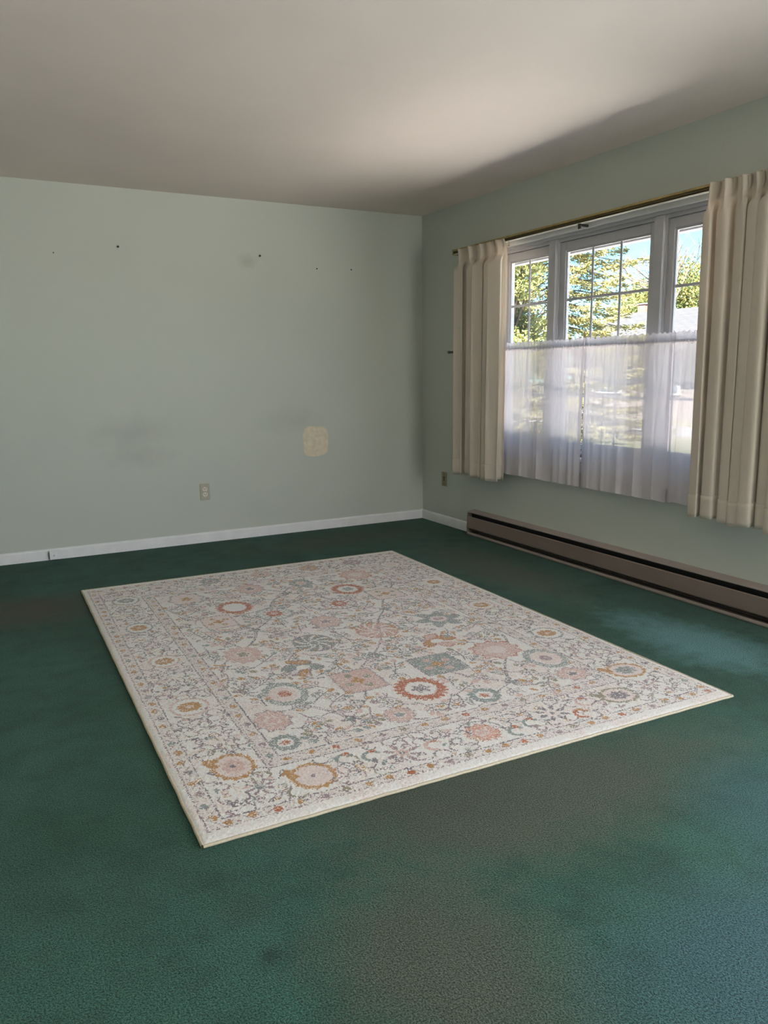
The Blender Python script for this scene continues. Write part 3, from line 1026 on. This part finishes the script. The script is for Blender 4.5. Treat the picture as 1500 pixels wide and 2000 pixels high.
    for cu, cv, c1 in ((.605, .217, TE), (.817, .185, PK), (1.202, .165, TE), (1.121, .138, TE), (1.48, .215, PK), (.52, .24, TE), (1.41, .14, RU)):
        arc(cu, cv, .030, 0.5, 4.6, c1, 0.014, 0.9)
        ell(cu + .012, cv + .032, .014, .011, RU if c1 is not RU else GO, 0.85)
    for cu, c1 in ((.40, GR), (1.017, PK), (1.63, MV), (.70, TE), (1.33, GO)):
        rosette(cu, RUGL - .175, .062, .070, c1 if c1 is not GR else PP, MV, GR, 10)

    # ---- scrolling foliage of the main border
    def scroll(cu, cv, horiz):
        r = rng.uniform(.016, .034)
        a0 = rng.uniform(0, 6.28)
        c1 = [GR, GR, MV, GR, MV, OL][rng.integers(6)]
        arc(cu, cv, r, a0, a0 + rng.uniform(2.4, 4.6) * (1 if rng.random() < .5 else -1), c1, rng.uniform(.005, .0075), 0.78, grow=rng.uniform(-.5, .3))
        for k in range(rng.integers(1, 4)):
            t = rng.uniform(0, 6.28)
            leaf(cu + r * 1.35 * math.cos(t), cv + r * 1.35 * math.sin(t), rng.uniform(.010, .020), rng.uniform(.005, .009), t + 1.0,
                 [GR, MV, GR, MV, GR, TE, PK, GO][rng.integers(8)], IV if rng.random() < .6 else None)
    pts = []

    def free(u_, v_, r):
        w = sl(u_, v_, r, r)
        return busy[w].mean() < 0.22
    n_try = 0
    for _ in range(2600):
        if rng.random() < 0.62:
            u_, v_ = rng.uniform(.10, .262), rng.uniform(.11, RUGL - .11)
        else:
            u_, v_ = rng.uniform(.10, 1.008), rng.uniform(.118, .282)
            if rng.random() < .5: v_ = RUGL - v_
        for m in (0, 1):
            uu = RUGW - u_ if m else u_
            if free(uu, v_, 0.026):
                scroll(uu, v_, False)

    # ---- sprigs, leaves and buds of the field
    def sprig(cu, cv, ang, ln, mir):
        col = [GR, GR, MV][int(rng.integers(3))]
        n = 12
        k = np.linspace(0, 1, n)
        bend = rng.uniform(-.8, .8) * mir
        xs = cu + np.cumsum(np.cos(ang + bend * k)) * ln / n
        ys = cv + np.cumsum(np.sin(ang + bend * k)) * ln / n
        seg(np.stack([xs, ys], 1), col, .0062, .82)
        npair = 2 if ln < .10 else 3
        for j in range(npair):
            i = int(n * (0.34 + 0.50 * j / npair))
            for sg in (1, -1):
                t = ang + bend * k[i] + sg * 0.85
                bl = rng.uniform(.018, .030)
                ex, ey = xs[i] + bl * math.cos(t), ys[i] + bl * math.sin(t)
                seg([(xs[i], ys[i]), (ex, ey)], col, .005, .75)
                c2 = [GR, GR, MV, TE, OL, PK, GO][int(rng.integers(7))]
                leaf(ex + .010 * math.cos(t), ey + .010 * math.sin(t), .0165, .0095, t, c2, IV if c2 is GR or c2 is MV else None)
        t = ang + bend
        c3 = [GO, PK, TE, MV, OL][int(rng.integers(5))]
        leaf(xs[-1] + .014 * math.cos(t), ys[-1] + .014 * math.sin(t), .019, .014, t, c3)
    MIDU = RUGW / 2
    for ln0, ln1, need, tries in ((.13, .17, .15, 1100), (.085, .12, .20, 1400), (.06, .08, .22, 1400)):
        for _ in range(tries):
            u_, v_ = rng.uniform(.36, MIDU), rng.uniform(.385, RUGL - .385)
            ang, ln = rng.uniform(0, 6.28), rng.uniform(ln0, ln1)
            for m in (0, 1):
                uu = RUGW - u_ if m else u_
                aa = math.pi - ang if m else ang
                ok = True
                for q in (.2, .6, 1.0):
                    eu, ev = uu + ln * q * math.cos(aa), v_ + ln * q * math.sin(aa)
                    if not (.365 < eu < RUGW - .365 and .39 < ev < RUGL - .39): ok = False; break
                    w = sl(eu, ev, .032, .032)
                    if busy[w].mean() > need: ok = False; break
                if ok: sprig(uu, v_, aa, ln, -1 if m else 1)
    for _ in range(2200):
        u_, v_ = rng.uniform(.36, RUGW - .36), rng.uniform(.385, RUGL - .385)
        w = sl(u_, v_, .024, .024)
        if busy[w].mean() < .09:
            t = rng.uniform(0, 6.28)
            leaf(u_, v_, rng.uniform(.015, .020), rng.uniform(.008, .011), t, [GR, GR, MV, OL, GO, PK][int(rng.integers(6))], IV if rng.random() < .6 else None)

    # yarn variation, plain outer edge
    C *= (1 + rng.normal(0, 0.075, U.shape))[:, :, None]
    C[RND > 0.985] *= 0.8
    return np.clip(C, 0.02, 0.90)


def make_rug():
    k = 0.0037
    nu, nv = int(RUGW / k), int(RUGL / k)
    Cc = rug_pattern(nu, nv)
    rng = np.random.default_rng(9)
    xs = np.linspace(-RUGW / 2, RUGW / 2, nu + 1)
    ys = np.linspace(-RUGL / 2, RUGL / 2, nv + 1)
    X, Y = np.meshgrid(xs, ys)
    edge = np.minimum(np.minimum(X + RUGW / 2, RUGW / 2 - X), np.minimum(Y + RUGL / 2, RUGL / 2 - Y))
    Z = 0.011 - 0.0045 * np.exp(-edge / 0.008) + rng.normal(0, 0.00055, X.shape)
    # slightly carved look and a gentle waviness along the hems
    Z = Z + 0.0012 * np.sin(Y * 9) * np.exp(-edge / 0.12)
    X = X + rng.normal(0, 0.0004, X.shape)
    Y = Y + rng.normal(0, 0.0004, Y.shape)
    root = tag(empty('area_rug', (RUGX, RUGY, 0)), 'ivory area rug with faded pink, rust and grey floral pattern on green carpet', 'rug')
    root.rotation_euler = (0, 0, RUGA)
    me = grid_mesh('pile', np.stack([X, Y, Z], -1))
    at = me.attributes.new('yarn', 'FLOAT_COLOR', 'FACE')
    col = np.concatenate([Cc.reshape(-1, 3), np.ones((nu * nv, 1))], 1).astype(np.float32)
    at.data.foreach_set('color', col.ravel())
    km = Mat('rug_wool_yarn')
    an = km.node('ShaderNodeAttribute')
    an.attribute_name = 'yarn'
    v = km.coord()
    fz = km.noise(v, 420, 2, 0.7)
    c = km.mix(km.math('MULTIPLY', fz, 0.32), an.outputs['Color'], km.mix(1.0, an.outputs['Color'], (0.62, 0.60, 0.58, 1), 'MULTIPLY'))
    km.link(c, km.b.inputs['Base Color'])
    km.b.inputs['Roughness'].default_value = 0.95
    km.b.inputs['Specular IOR Level'].default_value = 0.1
    km.b.inputs['Sheen Weight'].default_value = 0.45
    km.b.inputs['Sheen Roughness'].default_value = 0.4
    km.bump(fz, 0.5, 0.003)
    o = link_mesh('pile', me, km.m, root, True)
    # bound edges: a rounded cord on each side
    mbind = simple('rug_binding_cord', lin(196, 184, 160), 0.85, grain=0.06, scale=120, bump=0.4, bscale=500)
    w2, l2 = RUGW / 2, RUGL / 2
    for a, b in (((-w2, -l2), (w2, -l2)), ((w2, -l2), (w2, l2)), ((w2, l2), (-w2, l2)), ((-w2, l2), (-w2, -l2))):
        n = 160
        t = np.linspace(0, 1, n)
        cx, cy = a[0] + (b[0] - a[0]) * t, a[1] + (b[1] - a[1]) * t
        ang = np.linspace(0, 2 * math.pi, 11)[:-1]
        dx, dy = (b[0] - a[0]), (b[1] - a[1])
        ln = math.hypot(dx, dy)
        nx, ny = dy / ln, -dx / ln
        rad = 0.0048
        wob = 0.0006 * np.sin(t * 90) + rng.normal(0, 0.0003, n)
        Q = np.zeros((n, 11, 3))
        for j in range(11):
            aa = 2 * math.pi * j / 10
            off = rad * math.cos(aa) + 0.001
            Q[:, j, 0] = cx + nx * (off + wob)
            Q[:, j, 1] = cy + ny * (off + wob)
            Q[:, j, 2] = 0.0052 + rad * math.sin(aa) + (0.0012 * np.sin(t * 14) if abs(dx) > 0 else 0) * 0
        link_mesh('binding', grid_mesh('binding', Q), mbind, root, True)
    # backing edge under the binding
    MB().box((-w2 + 0.002, -l2 + 0.002, 0.0005), (w2 - 0.002, l2 - 0.002, 0.006)).build('backing', mbind, root)


make_rug()

# ------------------------------------------------------------------ outdoors
GZ = -0.5


def ground_mat(name, a, b, scale, rough=0.9):
    k = Mat(name)
    v = k.coord()
    k.link(k.ramp(k.noise(v, scale, 5, 0.6), [(0.3, a), (0.7, b)]), k.b.inputs['Base Color'])
    k.b.inputs['Roughness'].default_value = rough
    k.bump(k.noise(v, scale * 8, 3), 0.3, 0.02)
    return k.m


M_LAWN = ground_mat('sunlit_lawn', lin(82, 86, 60), lin(108, 104, 82), 1.5)
M_STREET = ground_mat('pale_asphalt', lin(112, 110, 110), lin(126, 124, 124), 3)
M_BOUNCE = ground_mat('pale_bounce_slab', lin(236, 232, 226), lin(244, 240, 236), 4)
tag(MB().box((T, -60, GZ - 0.3), (90, 80, GZ)).build('lawn_ground', M_LAWN), kind='structure')
tag(MB().box((12.5, -60, GZ), (15.2, 80, GZ + 0.02)).build('street_ground', M_STREET), kind='structure')
tag(MB().box((1.6, -14, GZ), (7.5, 2.6, GZ + 0.03)).build('bounce_ground', M_BOUNCE), kind='structure')  # unseen pale slab, added to bounce sunlight up to the ceiling
M_SOFFIT = simple('grey_soffit', lin(176, 172, 176), 0.7, grain=0.03)
M_GUTTER = simple('grey_gutter', lin(150, 146, 152), 0.6, grain=0.05)
ro = tag(empty('roof_eave', (0.3, YC, 2.1)), kind='structure')
part(MB().box((T, -12, 2.10), (0.27, 3, 2.13)), 'soffit', M_SOFFIT, ro)
mb = MB()
mb.prof_y([(0.27, 1.977), (0.33, 1.977), (0.35, 2.00), (0.35, 2.15), (0.27, 2.15)], -12, 3)
part(mb, 'gutter', M_GUTTER, ro)
part(MB().box((T, -12, 2.15), (0.33, 3, 2.60)), 'roof_edge', M_SOFFIT, ro)


def leaf_mat(name, cols, transl=0.35):
    k = Mat(name)
    ge = k.node('ShaderNodeNewGeometry')
    n = len(cols)
    c = k.ramp(ge.outputs['Random Per Island'], [(i / max(1, n - 1), col) for i, col in enumerate(cols)])
    k.link(c, k.b.inputs['Base Color'])
    k.b.inputs['Roughness'].default_value = 0.7
    k.b.inputs['Specular IOR Level'].default_value = 0.2
    tr = k.node('ShaderNodeBsdfTranslucent')
    k.link(c, tr.inputs[0])
    mx = k.node('ShaderNodeMixShader')
    mx.inputs[0].default_value = transl
    k.link(k.b.outputs[0], mx.inputs[1]); k.link(tr.outputs[0], mx.inputs[2])
    k.link(mx.outputs[0], k.out.inputs[0])
    return k.m


M_BARK = simple('grey_brown_bark', lin(86, 74, 64), 0.9, grain=0.15, scale=8)
M_NEEDLE = leaf_mat('spruce_needles', [lin(106, 110, 80), lin(150, 144, 94), lin(170, 158, 102), lin(114, 118, 96)])
M_LEAF_Y = leaf_mat('yellow_green_leaves', [lin(98, 116, 62), lin(138, 138, 72), lin(134, 128, 88), lin(86, 104, 70)])
M_LEAF_G = leaf_mat('green_leaves', [lin(84, 106, 66), lin(120, 126, 72), lin(146, 130, 74), lin(88, 104, 76)])


def cards(cent, dirs, wid, ln, rng):
    """leaf quads: cent (n,3), dirs (n,3) unit axis, random roll"""
    n = len(cent)
    a = dirs / (np.linalg.norm(dirs, axis=1, keepdims=True) + 1e-9)
    rv = rng.normal(size=(n, 3))
    b = np.cross(a, rv)
    b /= np.linalg.norm(b, axis=1, keepdims=True) + 1e-9
    L = (ln * rng.uniform(0.7, 1.3, n))[:, None]
    Wd = (wid * rng.uniform(0.7, 1.3, n))[:, None]
    v = np.stack([cent - a * L / 2, cent + b * Wd / 2, cent + a * L / 2, cent - b * Wd / 2], 1)
    return v.reshape(-1, 3), np.arange(4 * n).reshape(-1, 4)


def limb(mbx, p0, p1, r0_, r1_):
    mbx.tube(p0, p1, r0_, 8, r1_)


def spruce(loc, Ht, R, label):
    rng = np.random.default_rng(31)
    root = tag(empty('spruce_tree', loc), label, 'tree')
    mbx = MB()
    mbx.tube((0, 0, 0), (0, 0, Ht * 0.96), 0.17, 10, 0.02)
    cen, dr = [], []
    for z in np.arange(0.5, Ht * 0.98, 0.30):
        f = 1 - z / Ht
        nb = 9 if f > .3 else 6
        a0 = rng.uniform(0, 6.28)
        for k in range(nb):
            a = a0 + k * 6.283 / nb + rng.normal(0, .15)
            Lb = R * f ** 0.75 * rng.uniform(.75, 1.12) + 0.1
            ns = int(125 * Lb) + 40
            t = rng.uniform(0.12, 1, ns) ** 0.75
            droop = -0.28 * t * Lb + 0.18 * t ** 3 * Lb
            side = rng.normal(0, 1, ns) * 0.17 * (1.15 - t) * Lb ** 0.6
            x = t * Lb * math.cos(a) - side * math.sin(a)
            y = t * Lb * math.sin(a) + side * math.cos(a)
            zz = z + droop - np.abs(rng.normal(0, .07, ns))
            cen.append(np.stack([x, y, zz], 1))
            d = np.stack([math.cos(a) - np.sign(side) * .8 * math.sin(a), math.sin(a) + np.sign(side) * .8 * math.cos(a), -.25 + rng.normal(0, .3, ns)], 1)
            dr.append(d)
            if k % 2 == 0 or f < .4:
                mbx.tube((0, 0, z), (Lb * .8 * math.cos(a), Lb * .8 * math.sin(a), z - .16 * Lb), .022, 5, .006)
    cen, dr = np.concatenate(cen), np.concatenate(dr)
    v, f = cards(cen, dr, .036, .13, rng)
    mbx.build('trunk', M_BARK, root)
    o = link_mesh('foliage', np_mesh('foliage', v, f), M_NEEDLE, root)
    o['kind'] = 'stuff'


def broadleaf(name, loc, Ht, R, zc, rz, nl, size, mat, label, seed, clumps=26):
    rng = np.random.default_rng(seed)
    root = tag(empty(name, loc), label, 'tree', None)
    mbx = MB()
    mbx.tube((0, 0, 0), (0.05, 0.02, zc), .022 * Ht, 10, .010 * Ht)
    cc = rng.normal(size=(clumps, 3))
    cc /= np.linalg.norm(cc, axis=1, keepdims=True)
    cc *= rng.uniform(.45, .95, (clumps, 1))
    cc = cc * np.array([R, R, rz]) + np.array([0, 0, zc])
    for c in cc:
        limb(mbx, (0.03, 0.01, max(.4, zc - rz * .6)), tuple(c), .006 * Ht, .0015 * Ht)
    idx = rng.integers(0, clumps, nl)
    pt = rng.normal(size=(nl, 3))
    pt /= np.linalg.norm(pt, axis=1, keepdims=True)
    pt *= (rng.uniform(.25, 1, (nl, 1)) ** .6) * R * .36
    v, f = cards(cc[idx] + pt, rng.normal(size=(nl, 3)) + np.array([0, 0, -.4]), size * .55, size, rng)
    mbx.build('trunk', M_BARK, root)
    o = link_mesh('foliage', np_mesh('foliage', v, f), mat, root)
    o['kind'] = 'stuff'


def bare_tree(loc, Ht, label):
    rng = random.Random(4)
    root = tag(empty('bare_tree', loc), label, 'tree')
    mbx = MB()

    def grow(p, d, ln, r, lev):
        q = p + d * ln
        mbx.tube(p, q, r, 6, r * .65)
        if lev == 0: return
        for _ in range(3 if lev > 1 else 2):
            nd = (d + Vector((rng.gauss(0, .42), rng.gauss(0, .42), rng.gauss(.12, .22)))).normalized()
            grow(p + d * ln * rng.uniform(.6, 1), nd, ln * rng.uniform(.55, .78), r * .6, lev - 1)
    grow(Vector((0, 0, 0)), Vector((0, 0, 1)), Ht * .42, .13, 5)
    mbx.build('trunk', M_BARK, root)


spruce((10.2, 10.6, GZ), 10.5, 3.3, 'tall yellow-green spruce seen through the middle window sash')
broadleaf('leafy_tree', (5.5, 6.4, GZ), 6.0, 1.15, 3.4, 2.8, 36000, .075, M_LEAF_Y, 'bright yellow-green leafy tree seen through the left window sash', 41, 44)
broadleaf('leafy_tree', (31.3, 24.7, GZ), 7, 3.5, 4.5, 2.5, 36000, .17, M_LEAF_G, 'round green tree behind the grey roof, right window sash', 42, 44)
broadleaf('leafy_tree', (39.0, 33.8, GZ), 6, 3.8, 4.6, 2.2, 22000, .20, M_LEAF_G, 'lower green tree behind the red chimney', 43, 34)
broadleaf('leafy_tree', (37.0, 17.5, GZ), 7, 3.4, 4.4, 2.4, 14000, .20, M_LEAF_Y, 'distant yellowish tree at the right edge of the window view', 44, 30)
bare_tree((25.7, 20.2, GZ), 9.2, 'bare branched tree rising against the blue sky')

# neighbouring house
ro = tag(empty('neighbor_house', (20.7, 10, GZ)), 'low house across the street with pale grey shingle roof and red chimney', 'house')
kr = Mat('pale_shingles')
br = kr.node('ShaderNodeTexBrick')
br.inputs['Color1'].default_value = lin(56, 56, 57)
br.inputs['Color2'].default_value = lin(63, 62, 63)
br.inputs['Mortar'].default_value = lin(38, 38, 40)
br.inputs['Scale'].default_value = 1.0
br.inputs['Brick Width'].default_value = 0.45
br.inputs['Row Height'].default_value = 0.16
br.inputs['Mortar Size'].default_value = 0.014
tcn = kr.node('ShaderNodeTexCoord')
mpn = kr.node('ShaderNodeMapping')
mpn.inputs['Rotation'].default_value = (0, 0, math.pi / 2)
kr.link(tcn.outputs['Object'], mpn.inputs[0])
kr.link(mpn.outputs[0], br.inputs[0])
kr.link(br.outputs[0], kr.b.inputs['Base Color'])
kr.b.inputs['Roughness'].default_value = 0.9
M_SIDING = simple('cream_siding', lin(132, 122, 116), 0.8, grain=0.03, scale=3)
M_BRICKR = simple('red_brick', lin(140, 92, 80), 0.85, grain=0.12, scale=14)
M_PANE = simple('dark_house_glass', lin(90, 100, 112), 0.15, grain=0.05)


def hs(mbx, name, mat, par=None):
    o = mbx.build(name, mat)
    o.parent = par or ro
    if par is None:
        o.matrix_parent_inverse = Matrix.Translation(-Vector(ro.location))
    return o


RIDGE, EAVE = 3.42, 1.85
hs(MB().box((17.2, 1.4, GZ), (24.2, 17.6, 1.95)), 'wall', M_SIDING)
mb = MB()
mb.prof_y([(16.5, EAVE - 0.12), (20.7, RIDGE - 0.12), (24.9, EAVE - 0.12), (24.9, EAVE), (20.7, RIDGE), (16.5, EAVE)], 0.8, 18.4)
hs(mb, 'roof', kr.m)
mb = MB()
mb.prof_y([(17.2, 1.9), (24.2, 1.9), (20.7, RIDGE - 0.13)], 17.5, 17.6)
hs(mb, 'gable', M_SIDING)
ch = hs(MB().box((21.0, 17.80, 2.6), (21.4, 18.20, 3.74), 0.01), 'chimney', M_BRICKR)
hs(MB().box((20.97, 17.77, 3.74), (21.43, 18.23, 3.79), 0.01), 'chimney_cap', M_STREET, ch)
for y in (3.0, 6.0, 9.5, 13.0, 15.6):
    w_ = hs(MB().box((17.14, y - 0.55, 0.35), (17.22, y + 0.55, 1.45), 0.01), 'window', M_VINYL)
    hs(MB().box((17.12, y - 0.47, 0.43), (17.15, y + 0.47, 1.37)), 'pane', M_PANE, w_)
